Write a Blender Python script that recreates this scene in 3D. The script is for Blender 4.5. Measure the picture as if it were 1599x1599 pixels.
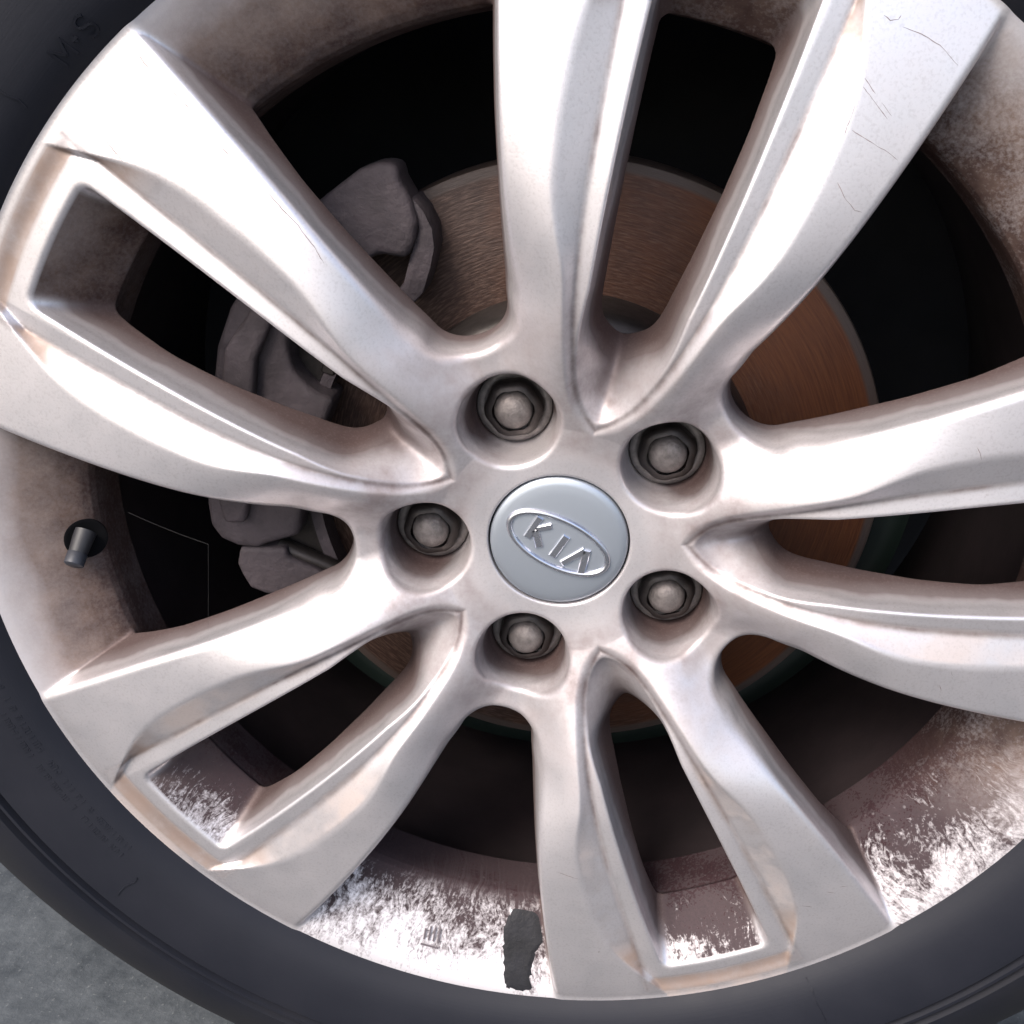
import bpy, bmesh, math, random
import numpy as np
from mathutils import Vector, Matrix

for o in list(bpy.data.objects):
    bpy.data.objects.remove(o)
scene = bpy.context.scene
random.seed(7)
rng = np.random.default_rng(7)
R = math.radians
Z0 = 0.355            # wheel centre above the ground, metres
MM = 0.001

# ------------------------------------------------------------------ camera
cam_d = bpy.data.cameras.new('camera')
cam = bpy.data.objects.new('camera', cam_d)
scene.collection.objects.link(cam)
scene.camera = cam
YAW, PITCH = -0.0812, 0.4382
fwd = Vector((math.sin(YAW)*math.cos(PITCH), math.cos(YAW)*math.cos(PITCH), -math.sin(PITCH)))
right = Vector((math.cos(YAW), -math.sin(YAW), 0))
up = right.cross(fwd)
cam.matrix_world = Matrix(((right.x, up.x, -fwd.x, 0.0200), (right.y, up.y, -fwd.y, -0.39598),
                           (right.z, up.z, -fwd.z, 0.19594 + Z0), (0, 0, 0, 1)))
cam_d.sensor_width = 36
cam_d.lens = 36*1682.6/1599
cam_d.shift_x = -(822.4-799.5)/1599
cam_d.shift_y = (838.7-799.5)/1599
cam_d.clip_start = 0.01
cam_d.clip_end = 500
scene.render.resolution_x = scene.render.resolution_y = 1024

# ------------------------------------------------------------------ sky, sun, exposure
SUN_EL, SUN_AZ = 48, 215      # azimuth: compass-like, measured from +Y clockwise (215 = behind the camera, to the left)
world = bpy.data.worlds.new('World')
scene.world = world
world.use_nodes = True
wn = world.node_tree
sky = wn.nodes.new('ShaderNodeTexSky')
sky.sky_type = 'NISHITA'
sky.sun_disc = False
sky.sun_elevation = R(SUN_EL)
sky.sun_rotation = R(SUN_AZ)
sky.air_density = 1.0
sky.dust_density = 4.0
sky.ozone_density = 1.0
wn.links.new(sky.outputs[0], wn.nodes['Background'].inputs[0])
wn.nodes['Background'].inputs[1].default_value = 0.14
sun_d = bpy.data.lights.new('sun', 'SUN')
sun_d.energy = 1.5
sun_d.angle = R(25)
sun_d.color = (1.0, 0.95, 0.90)
sun = bpy.data.objects.new('sun', sun_d)
scene.collection.objects.link(sun)
sdir = Vector((math.sin(R(SUN_AZ))*math.cos(R(SUN_EL)), math.cos(R(SUN_AZ))*math.cos(R(SUN_EL)), math.sin(R(SUN_EL))))
sun.rotation_euler = (-sdir).to_track_quat('-Z', 'Y').to_euler()
vs = scene.view_settings
vs.view_transform = 'Standard'
vs.look = 'None'
vs.gamma = 1
vs.exposure = 1.3
vs.use_curve_mapping = False

# ------------------------------------------------------------------ helpers
def link(o):
    scene.collection.objects.link(o)
    return o

def tag(o, label=None, cat=None, group=None, kind=None):
    if label: o['label'] = label
    if cat: o['category'] = cat
    if group: o['group'] = group
    if kind: o['kind'] = kind
    return o

def empty(name, loc=(0, 0, 0)):
    o = bpy.data.objects.new(name, None)
    o.location = loc
    o.empty_display_size = 0.05
    return link(o)

def mesh_obj(name, verts, faces, mat, parent=None, smooth=True, sharp=None):
    me = bpy.data.meshes.new(name)
    me.from_pydata([tuple(v) for v in verts], [], [tuple(f) for f in faces])
    me.update()
    if smooth:
        me.polygons.foreach_set('use_smooth', [True]*len(me.polygons))
        if sharp:
            me.set_sharp_from_angle(angle=R(sharp))
    me.materials.append(mat)
    o = bpy.data.objects.new(name, me)
    link(o)
    if parent: o.parent = parent
    return o

def bm_obj(name, bm, mat, parent=None, smooth=True, sharp=35):
    bmesh.ops.recalc_face_normals(bm, faces=bm.faces)
    me = bpy.data.meshes.new(name)
    bm.to_mesh(me); bm.free()
    if smooth:
        me.polygons.foreach_set('use_smooth', [True]*len(me.polygons))
        me.set_sharp_from_angle(angle=R(sharp))
    me.materials.append(mat)
    o = bpy.data.objects.new(name, me)
    link(o)
    if parent: o.parent = parent
    return o

def revolve(name, prof, mat, parent=None, n=256, closed=False, a0=0, a1=360, sharp=40):
    """prof: list of (r, y) in mm about the wheel axis"""
    full = abs(a1-a0) >= 359.9
    m = n if full else n+1
    ang = np.radians(a0+(a1-a0)*np.arange(m)/n)
    V = []
    for r, y in prof:
        for a in ang:
            V.append((r*math.cos(a)*MM, y*MM, r*math.sin(a)*MM+Z0))
    F = []
    k = len(prof)
    for i in range(k if closed else k-1):
        i2 = (i+1) % k
        for j in range(n):
            j2 = (j+1) % m
            F.append((i*m+j, i*m+j2, i2*m+j2, i2*m+j))
    o = mesh_obj(name, V, F, mat, parent, True, sharp)
    fix_normals(o)
    return o

def fix_normals(o):
    bm = bmesh.new(); bm.from_mesh(o.data)
    bmesh.ops.recalc_face_normals(bm, faces=bm.faces)
    bm.to_mesh(o.data); bm.free()

def prism(name, pts, y0, y1, mat, parent=None, bevel=2.0, segs=2, loc=(0, 0)):
    """closed outline pts (x, z) mm, front at y0 and back at y1, front edges bevelled"""
    bm = bmesh.new()
    vs_ = [bm.verts.new(((x+loc[0])*MM, y0*MM, (z+loc[1])*MM+Z0)) for x, z in pts]
    f = bm.faces.new(vs_)
    ext = bmesh.ops.extrude_face_region(bm, geom=[f])
    nv = [e for e in ext['geom'] if isinstance(e, bmesh.types.BMVert)]
    bmesh.ops.translate(bm, verts=nv, vec=(0, (y1-y0)*MM, 0))
    bmesh.ops.recalc_face_normals(bm, faces=bm.faces)
    if bevel:
        es = [e for e in bm.edges if len(e.link_faces) == 2 and e.calc_face_angle(0) > R(25)]
        bmesh.ops.bevel(bm, geom=es, offset=bevel*MM, segments=segs, profile=0.6, affect='EDGES', clamp_overlap=True)
    return bm_obj(name, bm, mat, parent, True, 40)

# ------------------------------------------------------------------ materials
def new_mat(name):
    m = bpy.data.materials.new(name)
    m.use_nodes = True
    nt = m.node_tree
    return m, nt, nt.nodes['Principled BSDF']

class N:
    """tiny node-graph builder"""
    def __init__(s, nt): s.nt = nt; s.L = nt.links.new
    def put(s, sock, v):
        if isinstance(v, bpy.types.NodeSocket): s.L(v, sock)
        elif v is not None: sock.default_value = v
    def coord(s):
        return s.nt.nodes.new('ShaderNodeTexCoord').outputs['Object']
    def attr(s, name):
        n = s.nt.nodes.new('ShaderNodeAttribute'); n.attribute_name = name
        return n.outputs['Fac']
    def math(s, op, a, b=None, c=None, clamp=False):
        n = s.nt.nodes.new('ShaderNodeMath'); n.operation = op; n.use_clamp = clamp
        s.put(n.inputs[0], a)
        if b is not None: s.put(n.inputs[1], b)
        if c is not None: s.put(n.inputs[2], c)
        return n.outputs[0]
    def noise(s, vec, scale, detail=4, rough=0.55, dist=0.0):
        n = s.nt.nodes.new('ShaderNodeTexNoise')
        s.put(n.inputs['Vector'], vec); n.inputs['Scale'].default_value = scale
        n.inputs['Detail'].default_value = detail; n.inputs['Roughness'].default_value = rough
        n.inputs['Distortion'].default_value = dist
        return n.outputs['Fac']
    def voronoi(s, vec, scale, rand=1.0, feature='F1'):
        n = s.nt.nodes.new('ShaderNodeTexVoronoi'); n.feature = feature
        s.put(n.inputs['Vector'], vec); n.inputs['Scale'].default_value = scale
        n.inputs['Randomness'].default_value = rand
        return n.outputs['Distance']
    def ramp(s, fac, stops):
        n = s.nt.nodes.new('ShaderNodeValToRGB'); s.put(n.inputs[0], fac)
        el = n.color_ramp.elements
        while len(el) > 1: el.remove(el[-1])
        for i, (p, c) in enumerate(stops):
            e = el[0] if i == 0 else el.new(p)
            e.position = p
            e.color = (c, c, c, 1) if not hasattr(c, '__len__') else (*c, 1)
        return n.outputs[0]
    def sep(s, vec):
        n = s.nt.nodes.new('ShaderNodeSeparateXYZ'); s.put(n.inputs[0], vec)
        return n.outputs
    def comb(s, x, y, z):
        n = s.nt.nodes.new('ShaderNodeCombineXYZ')
        for i, q in enumerate((x, y, z)): s.put(n.inputs[i], q)
        return n.outputs[0]
    def mix(s, fac, a, b):
        n = s.nt.nodes.new('ShaderNodeMix'); n.data_type = 'RGBA'
        s.put(n.inputs['Factor'], fac)
        s.put(n.inputs['A'], (*a, 1) if isinstance(a, tuple) else a)
        s.put(n.inputs['B'], (*b, 1) if isinstance(b, tuple) else b)
        return n.outputs['Result']
    def mixf(s, fac, a, b):
        n = s.nt.nodes.new('ShaderNodeMix'); n.data_type = 'FLOAT'
        s.put(n.inputs['Factor'], fac); s.put(n.inputs['A'], a); s.put(n.inputs['B'], b)
        return n.outputs['Result']
    def bump(s, h, strength, dist):
        n = s.nt.nodes.new('ShaderNodeBump'); s.put(n.inputs['Height'], h)
        n.inputs['Strength'].default_value = strength; n.inputs['Distance'].default_value = dist
        return n.outputs[0]
    def polar(s):
        """wheel polar coordinates: (angle, radius m, depth m)"""
        c = s.sep(s.coord())
        zz = s.math('SUBTRACT', c[2], Z0)
        rad = s.math('SQRT', s.math('ADD', s.math('MULTIPLY', c[0], c[0]), s.math('MULTIPLY', zz, zz)))
        return s.math('ARCTAN2', zz, c[0]), rad, c[1]

SILVER = (0.71, 0.685, 0.70)
BROWN = (0.062, 0.037, 0.034)
TAN = (0.40, 0.310, 0.262)

def make_alloy():
    m, nt, p = new_mat('dusty_silver_alloy')
    g = N(nt); co = g.coord()
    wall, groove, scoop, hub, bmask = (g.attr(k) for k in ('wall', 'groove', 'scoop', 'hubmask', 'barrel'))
    ang, rad, dep = g.polar()
    zz = g.sep(co)[2]
    n_big = g.noise(co, 16, 3, 0.6)
    n_mid = g.noise(co, 70, 4, 0.62)
    n_fine = g.noise(co, 900, 1, 0.6)
    # ---- painted faces: brake dust baked onto the deep flanks, grime in the grooves
    w = g.math('ADD', wall, g.math('MULTIPLY', g.math('SUBTRACT', g.noise(co, 36, 3, 0.6), 0.5), 0.40))
    wm = g.ramp(w, [(0.15, 0.0), (0.33, 0.35), (0.50, 0.84), (0.85, 0.96)])
    gm = g.math('MULTIPLY', groove, g.ramp(n_mid, [(0.3, 0.25), (0.7, 0.85)]))
    dust = g.math('MAXIMUM', wm, gm)
    film = g.ramp(g.math('ADD', g.math('MULTIPLY', n_big, 0.7), g.math('MULTIPLY', n_mid, 0.3)), [(0.36, 0.06), (0.68, 0.24)])
    hub_grime_dim = g.math('MULTIPLY', hub, g.ramp(n_mid, [(0.28, 0.38), (0.72, 0.92)]))  # hub grime, deepened to paint in the dim reflection missing there
    film = g.math('MAXIMUM', film, hub_grime_dim)
    low = g.ramp(g.math('MULTIPLY', g.math('SUBTRACT', Z0+0.01, zz), 12.0), [(0.0, 0.12), (0.6, 1.0)])
    tanm = g.math('MULTIPLY', scoop, g.ramp(g.noise(co, 22, 4, 0.6), [(0.42, 0.0), (0.62, 0.60)]))
    tanm = g.math('MULTIPLY', tanm, low)
    specks = g.ramp(g.noise(co, 420, 2, 0.5), [(0.70, 0.0), (0.78, 0.6)])
    specks = g.math('MULTIPLY', specks, g.ramp(n_mid, [(0.5, 0.0), (0.7, 0.6)]))
    col = g.mix(film, SILVER, g.mix(hub, (0.36, 0.290, 0.28), (0.205, 0.166, 0.164)))  # darker tone at the hub: grime plus a dull reflection put into the colour
    col = g.mix(tanm, col, TAN)
    col = g.mix(dust, col, BROWN)
    frame = g.math('MULTIPLY', g.attr('frame'), g.ramp(g.math('ADD', g.math('MULTIPLY', n_mid, 0.6), g.math('MULTIPLY', n_big, 0.4)), [(0.32, 0.45), (0.6, 0.92)]))
    col = g.mix(frame, col, g.mix(n_big, (0.17, 0.125, 0.108), (0.34, 0.25, 0.20)))
    col = g.mix(specks, col, (0.20, 0.13, 0.11))
    col = g.mix(g.ramp(n_fine, [(0.25, 0.16), (0.5, 0.0)]), col, (0.22, 0.18, 0.17))
    dirt = g.math('MAXIMUM', g.math('MAXIMUM', dust, g.math('MAXIMUM', tanm, frame)), g.math('MULTIPLY', film, 0.9))
    # ---- flange inside the windows: brown film, wiped and water-spotted low down
    t = g.math('MULTIPLY', g.math('SUBTRACT', 0.248, rad), 1/0.044)        # 0 at the lip, 1 deep
    n1 = g.noise(co, 28, 3, 0.6)
    d_up = g.ramp(g.math('ADD', t, g.math('MULTIPLY', g.math('SUBTRACT', n1, 0.5), 0.40)), [(0.0, 0.05), (0.14, 0.45), (0.40, 0.90), (0.7, 0.97)])
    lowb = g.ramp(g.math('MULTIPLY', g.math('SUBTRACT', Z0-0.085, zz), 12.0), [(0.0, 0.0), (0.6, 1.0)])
    swirl = g.math('ADD', ang, g.math('MULTIPLY', g.noise(co, 14, 3, 0.5), 0.22))
    streak = g.noise(g.comb(g.math('MULTIPLY', swirl, 95.0), g.math('MULTIPLY', rad, 190.0), 0.0), 1.0, 4, 0.7, 0.7)
    fine = g.noise(co, 620, 3, 0.68)
    patchy = g.noise(co, 38, 3, 0.6)
    qv = g.math('ADD', g.math('MULTIPLY', t, -0.75), g.math('MULTIPLY', g.math('SUBTRACT', streak, 0.5), 1.7))
    qv = g.math('ADD', qv, g.math('MULTIPLY', g.math('SUBTRACT', fine, 0.5), 0.95))
    qv = g.math('ADD', qv, g.math('MULTIPLY', g.math('SUBTRACT', patchy, 0.5), 1.5))
    xx = g.sep(co)[0]
    bias = g.math('SUBTRACT', 0.16, g.math('MULTIPLY', g.math('ABSOLUTE', g.math('ADD', xx, 0.055)), 2.6))
    qv = g.math('ADD', qv, g.math('MAXIMUM', bias, -0.16))
    wiped = g.ramp(g.math('ADD', qv, 0.93), [(0.30, 0.0), (0.56, 0.34), (0.90, 0.92)])
    vr = g.voronoi(co, 260, 1.0)
    spots = g.ramp(g.math('ADD', vr, g.math('MULTIPLY', g.noise(co, 150, 2), 0.45)), [(0.28, 1.0), (0.42, 0.0)])
    spots = g.math('MULTIPLY', spots, g.ramp(patchy, [(0.46, 0.0), (0.60, 0.85)]))
    clean = g.math('MULTIPLY', lowb, g.math('MAXIMUM', wiped, spots))
    clean = g.math('MULTIPLY', clean, g.ramp(t, [(0.80, 0.95), (0.95, 0.05)]))
    mott = g.math('MULTIPLY', g.math('SUBTRACT', g.math('ADD', fine, patchy), 1.0), g.ramp(g.math('MULTIPLY', xx, 5.0), [(0.0, 0.16), (0.8, 0.6)]))
    d_up = g.math('ADD', d_up, mott, None, True)
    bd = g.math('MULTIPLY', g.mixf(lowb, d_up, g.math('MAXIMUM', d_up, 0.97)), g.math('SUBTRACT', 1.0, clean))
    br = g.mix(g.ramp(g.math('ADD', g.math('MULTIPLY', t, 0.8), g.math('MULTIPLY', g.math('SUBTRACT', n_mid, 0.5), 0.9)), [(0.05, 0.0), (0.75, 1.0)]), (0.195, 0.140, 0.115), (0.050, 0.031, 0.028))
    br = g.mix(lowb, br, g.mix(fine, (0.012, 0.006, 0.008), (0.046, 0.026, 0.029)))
    colb = g.mix(bd, (0.66, 0.63, 0.65), br)
    # ---- combine
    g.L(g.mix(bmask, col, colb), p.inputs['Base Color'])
    g.L(g.mixf(bmask, g.mixf(dirt, 0.86, 0.25), g.mixf(bd, 0.62, 0.05)), p.inputs['Metallic'])
    rgh = g.math('ADD', g.mixf(dirt, 0.37, 0.58), g.math('MULTIPLY', g.math('SUBTRACT', n_mid, 0.5), 0.12))
    g.L(g.mixf(bmask, rgh, g.mixf(bd, 0.40, 0.62)), p.inputs['Roughness'])
    g.L(g.mixf(g.mixf(bmask, dirt, bd), 0.15, 0.0), p.inputs['Coat Weight'])
    p.inputs['Coat Roughness'].default_value = 0.25
    g.L(g.mixf(bmask, g.mixf(dirt, 0.5, 0.18), g.mixf(bd, 0.5, 0.06)), p.inputs['Specular IOR Level'])
    h = g.math('ADD', g.math('MULTIPLY', n_fine, 0.35), g.math('MULTIPLY', n_mid, 0.3))
    h = g.mixf(bmask, h, g.math('MULTIPLY', fine, 0.9))
    g.L(g.bump(h, 0.11, 0.0008), p.inputs['Normal'])
    return m

def make_simple(name, color, rough=0.5, metal=0.0, nscale=60, var=0.35, bump=0.1, bscale=400, bdist=0.0008, col2=None):
    m, nt, p = new_mat(name)
    g = N(nt); co = g.coord()
    n = g.noise(co, nscale, 6, 0.6)
    c2 = col2 or tuple(c*(1-var) for c in color)
    g.L(g.mix(g.ramp(n, [(0.3, 0.0), (0.7, 1.0)]), color, c2), p.inputs['Base Color'])
    g.L(g.math('ADD', rough-0.06, g.math('MULTIPLY', n, 0.12)), p.inputs['Roughness'])
    p.inputs['Metallic'].default_value = metal
    if bump:
        g.L(g.bump(g.noise(co, bscale, 4, 0.6), bump, bdist), p.inputs['Normal'])
    return m

def make_rubber():
    m, nt, p = new_mat('weathered_tyre_rubber')
    g = N(nt); co = g.coord()
    n = g.noise(co, 25, 6, 0.6); f = g.noise(co, 300, 4, 0.6)
    ang, rad, dep = g.polar()
    dusty = g.ramp(g.math('ADD', g.math('MULTIPLY', g.math('SUBTRACT', rad, 0.292), 14.0), g.math('SUBTRACT', n, 0.5)), [(0.0, 0.0), (0.55, 0.75)])
    col = g.mix(g.ramp(n, [(0.3, 0.0), (0.7, 1.0)]), (0.0038, 0.0047, 0.0094), (0.0062, 0.0070, 0.0122))
    col = g.mix(dusty, col, g.mix(f, (0.0055, 0.0052, 0.0066), (0.0112, 0.0103, 0.0113)))
    g.L(col, p.inputs['Base Color'])
    g.L(g.math('ADD', 0.55, g.math('MULTIPLY', n, 0.2)), p.inputs['Roughness'])
    p.inputs['Specular IOR Level'].default_value = 0.32
    conc = g.noise(g.comb(g.math('MULTIPLY', ang, 2.0), g.math('MULTIPLY', rad, 1500.0), 0.0), 1.0, 3, 0.5)
    h = g.math('ADD', g.math('MULTIPLY', f, 0.6), g.math('MULTIPLY', conc, 0.5))
    g.L(g.bump(h, 0.12, 0.0008), p.inputs['Normal'])
    return m

def make_disc():
    m, nt, p = new_mat('rusted_brake_disc')
    g = N(nt); co = g.coord()
    ang, rad, dep = g.polar()
    rings = g.noise(g.comb(g.math('MULTIPLY', ang, 5.0), g.math('MULTIPLY', rad, 900.0), 0.0), 1.0, 4, 0.7)
    rings2 = g.noise(g.comb(g.math('MULTIPLY', ang, 18.0), g.math('MULTIPLY', rad, 1150.0), 0.0), 1.0, 3, 0.6)
    big = g.noise(co, 18, 5, 0.6)
    rust = g.mix(g.ramp(rings, [(0.3, 0.0), (0.7, 1.0)]), (0.075, 0.022, 0.008), (0.145, 0.050, 0.018))
    grey = g.mix(g.ramp(rings2, [(0.45, 0.0), (0.72, 1.0)]), (0.042, 0.021, 0.015), (0.120, 0.074, 0.058))
    left = g.ramp(g.math('ADD', g.math('MULTIPLY', g.sep(co)[0], -4.0), g.math('MULTIPLY', big, 0.9)), [(0.08, 0.0), (0.62, 1.0)])
    col = g.mix(left, rust, grey)
    edge = g.ramp(g.math('MULTIPLY', g.math('SUBTRACT', rad, 0.143), 300.0), [(0.0, 0.0), (0.5, 1.0)])
    col = g.mix(edge, col, (0.075, 0.055, 0.048))
    g.L(col, p.inputs['Base Color'])
    p.inputs['Metallic'].default_value = 0.25
    p.inputs['Roughness'].default_value = 0.5
    g.L(g.bump(g.math('ADD', rings, rings2), 0.35, 0.0006), p.inputs['Normal'])
    return m

def make_ground():
    m, nt, p = new_mat('worn_grey_concrete')
    g = N(nt); co = g.coord()
    a = g.noise(co, 14, 5, 0.7); b = g.noise(co, 60, 5, 0.7); c = g.noise(co, 330, 3, 0.6)
    f = g.math('ADD', g.math('MULTIPLY', a, 0.5), g.math('MULTIPLY', b, 0.5))
    col = g.mix(g.ramp(f, [(0.40, 0.0), (0.60, 1.0)]), (0.024, 0.029, 0.034), (0.060, 0.067, 0.073))
    col = g.mix(g.ramp(c, [(0.62, 0.0), (0.75, 0.6)]), col, (0.16, 0.17, 0.17))
    g.L(col, p.inputs['Base Color'])
    p.inputs['Roughness'].default_value = 0.85
    g.L(g.bump(g.math('ADD', g.math('MULTIPLY', b, 0.6), c), 0.22, 0.003), p.inputs['Normal'])
    return m

M_ALLOY = make_alloy()
M_RUBBER = make_rubber()
M_DISC = make_disc()
M_GROUND = make_ground()
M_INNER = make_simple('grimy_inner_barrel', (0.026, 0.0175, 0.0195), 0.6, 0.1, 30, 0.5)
M_CAP = make_simple('satin_silver_cap', (0.40, 0.435, 0.485), 0.42, 0.75, 80, 0.05, 0.02, 900)
M_CHROME = make_simple('grey_chrome', (0.62, 0.62, 0.66), 0.27, 1.0, 80, 0.05, 0.0)
M_NUT = make_simple('dull_steel_nut', (0.235, 0.208, 0.20), 0.58, 0.6, 260, 0.5, 0.4, 900)
M_RING = make_simple('grimy_seat_ring', (0.27, 0.245, 0.235), 0.48, 0.6, 250, 0.5, 0.15, 900)
M_NUTDARK = make_simple('dark_steel', (0.055, 0.047, 0.045), 0.45, 0.6, 200, 0.4, 0.15, 900)  # nut hex and disc hat: the shade they sit in is put into this colour
M_CAST = make_simple('dusty_cast_iron_caliper', (0.078, 0.062, 0.070), 0.75, 0.0, 45, 0.55, 0.6, 240, 0.0015)
M_BLACK = make_simple('black_plastic_liner', (0.026, 0.026, 0.032), 0.75, 0.0, 20, 0.3, 0.1)
M_SHIELD = make_simple('green_grey_shield', (0.008, 0.017, 0.014), 0.6, 0.2, 20, 0.4, 0.1)
M_VCAP = make_simple('grey_valve_cap', (0.034, 0.037, 0.048), 0.5, 0.0, 100, 0.3, 0.1)
M_VALVE = make_simple('grey_rubber_valve', (0.018, 0.018, 0.022), 0.55, 0.0, 100, 0.3, 0.1)
M_PIT = make_simple('valve_hole_black', (0.004, 0.004, 0.005), 0.95, 0.0, 20, 0.3, 0.0)  # flat black for the shaded inside of the valve hole
M_TAR = make_simple('dark_bare_patch', (0.016, 0.016, 0.020), 0.55, 0.0, 55, 0.75, 0.5, 300)
M_WEB = make_simple('pale_web_silk', (0.055, 0.053, 0.051), 0.5, 0.0, 200, 0.2, 0.0)
M_MARK = make_simple('cast_mark_grey', (0.11, 0.095, 0.105), 0.7, 0.0, 80, 0.2, 0.0)
M_SCRATCH = make_simple('grey_scratch', (0.27, 0.22, 0.22), 0.6, 0.1, 300, 0.4, 0.0)

for m_, k_ in ((M_TAR, 0.22), (M_PIT, 0.1), (M_MARK, 0.1), (M_BLACK, 0.3)):
    m_.node_tree.nodes['Principled BSDF'].inputs['Specular IOR Level'].default_value = k_

# ------------------------------------------------------------------ setting
gm = bmesh.new()
bmesh.ops.create_grid(gm, x_segments=4, y_segments=4, size=60)
ground = bm_obj('ground', gm, M_GROUND, None, False)
tag(ground, 'worn grey concrete paving under the tyre', None, None, 'structure')

# wheel arch liner: the black tunnel the wheel stands in (top half) and the panel behind
lp = []
LV, LF = [], []
nseg = 48
for i in range(nseg+1):
    a = R(-8 + 196*i/nseg)
    for (rr, yy) in ((0.42, 0.02), (0.425, 0.33)):
        LV.append((rr*math.cos(a), yy, rr*math.sin(a)+Z0))
for i in range(nseg):
    LF.append((2*i, 2*i+1, 2*i+3, 2*i+2))
b0 = len(LV)
for i in range(nseg+1):
    LV.append(LV[2*i+1])
LV.append((-0.425, 0.33, 0.005)); LV.append((0.425, 0.33, 0.005))
LF.append(tuple(range(b0, b0+nseg+1)) + (b0+nseg+1, b0+nseg+2))
liner = mesh_obj('wheel_arch_liner', LV, LF, M_BLACK, None, True, 40)
tag(liner, 'black wheel arch liner in the dark behind the spokes', 'wheel liner')

# ------------------------------------------------------------------ the alloy wheel as one implicit casting
def table(rs, vs_, sig):
    """smooth lookup table over radius, mm"""
    x = np.arange(20, 262, 0.5)
    y = np.interp(x, rs, vs_)
    # linear extrapolation inwards/outwards
    s0 = (vs_[1]-vs_[0])/(rs[1]-rs[0]); s1 = (vs_[-1]-vs_[-2])/(rs[-1]-rs[-2])
    y = np.where(x < rs[0], vs_[0]+s0*(x-rs[0]), y)
    y = np.where(x > rs[-1], vs_[-1]+s1*(x-rs[-1]), y)
    k = int(4*sig/0.5)+1
    w = np.exp(-0.5*(np.arange(-k, k+1)*0.5/sig)**2); w /= w.sum()
    pad = np.r_[y[0]+(y[1]-y[0])*np.arange(-k, 0), y, y[-1]+(y[-1]-y[-2])*np.arange(1, k+1)]
    ys = np.convolve(pad, w, 'valid')
    return lambda r: np.interp(r, x, ys)

F_face = table([26, 40, 51, 65, 80, 100, 125, 150, 175, 200, 225, 248], [17, 16, 13.5, 8, 1, -6.5, -11.6, -11.4, -9.6, -7.3, -4.4, -0.3], 8)
F_dlt = table([26, 45, 60, 70, 80, 88, 97, 105, 114, 125, 137, 150, 165, 180, 200, 225, 248], [0, 1.5, 7, 11.5, 15.6, 18, 18.4, 16.8, 13.6, 9.8, 6.2, 3.6, 2.1, 1.4, 0.9, 0.5, 0.1], 7)
F_out = lambda r: F_face(r)+F_dlt(r)
H_o = table([60, 80, 90, 100, 110, 130, 150, 170, 190, 210, 230, 249], [0, 1.5, 7, 15, 20.5, 27.5, 33.76, 40.19, 47.03, 54.29, 61.97, 69.64], 6)
D_S = table([50.5, 55, 70, 85, 100, 113, 121, 130, 140, 150, 170, 190, 203, 214, 226, 245], [-1.5, 7.4, 16.1, 20.9, 25.2, 28.4, 31.0, 35.2, 39.6, 42.6, 45.9, 47.6, 47.2, 45.0, 40.2, 31.5], 4)
D_L = table([52, 57, 65, 80, 100, 120, 140, 160, 180, 200, 225], [-1.5, 4.5, 10.9, 16.4, 21.6, 25.75, 28.95, 31.4, 33.36, 35.08, 37.29], 5)
D_W = table([53, 58, 65, 80, 100, 120, 140, 160, 180, 200, 225], [-2, 4.0, 9.6, 14.4, 17.5, 19.8, 21.76, 23.48, 24.89, 25.97, 26.87], 5)
H_led = table([50, 65, 80, 100, 113, 125, 150, 175, 200, 225, 245], [0.8, 2.6, 2.6, 3.0, 4.2, 5.6, 5.4, 5.0, 4.6, 3.8, 3.0], 8)   # ledge depth under the face
D_Bw = table([60, 80, 89.5, 92, 98, 110, 130, 150, 170, 190, 205], [-28, -9, 0, 5.6, 9.8, 12.9, 15.4, 17.44, 19.21, 20.57, 21.34], 3)
H_f = table([80, 95, 110, 130, 150, 170, 190, 210, 230, 249], [13.5, 17.8, 22.15, 27.75, 33.76, 40.19, 47.03, 54.29, 61.97, 69.64], 6)
H_b = table([80, 95, 110, 130, 150, 170, 190, 210, 248], [7.2, 12.2, 17.15, 23.56, 30.0, 36.47, 42.98, 49.51, 62.02], 6)
Y_bk = table([26, 60, 80, 100, 125, 150, 175, 195, 205, 220, 248], [55, 50, 38, 28.5, 21, 15.5, 14.5, 20, 25, 28, 30], 4)

def Rb(y):
    return np.interp(y, [-8, -0.8, 0, 1.2, 3.5, 8, 13, 18, 22, 25, 28, 32, 60],
                     [268, 250, 247.2, 244.2, 240, 232.5, 224.5, 216.5, 210.6, 207.4, 206.0, 205.5, 205.2])

def smax(a, b, k):
    h = np.maximum(k-np.abs(a-b), 0)/k
    return np.maximum(a, b)+h*h*k*0.25
def smin(a, b, k):
    return -smax(-a, -b, k)

PH36 = R(36)
LUG_R = 57.15
def front(r, a):
    Ff = F_face(r)
    S, L, W = D_S(r), D_L(r), D_W(r)
    Oarc = r*PH36-np.maximum(H_o(r), 0.0)
    S0 = np.maximum(S, 0)
    u = np.clip((a-S0)/np.maximum(Oarc-S0, 4.0), 0, 1.3)
    u = np.minimum(u, 1)
    wr = np.clip((r-82)/22, 0, 1); wr = wr*wr*(3-2*wr)
    u = wr*u**1.5+(1-wr)*u*u*(3-2*u)
    face = Ff+(F_out(r)-Ff)*u
    dep = H_led(r)
    ledge = Ff+dep-np.clip((L-a)/6.0, 0, 1.2)*0.9            # the valley at L rises to a crest at W
    q_lat = Ff+(S-a)*dep/np.maximum(S-L, 2.2)
    q_rad = Ff+(244.3-r)*dep/8.0
    q = smin(q_lat, q_rad, 1.2)
    pocket = smin(q, ledge, 0.8)
    return smax(face, pocket, 0.8), face

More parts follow.
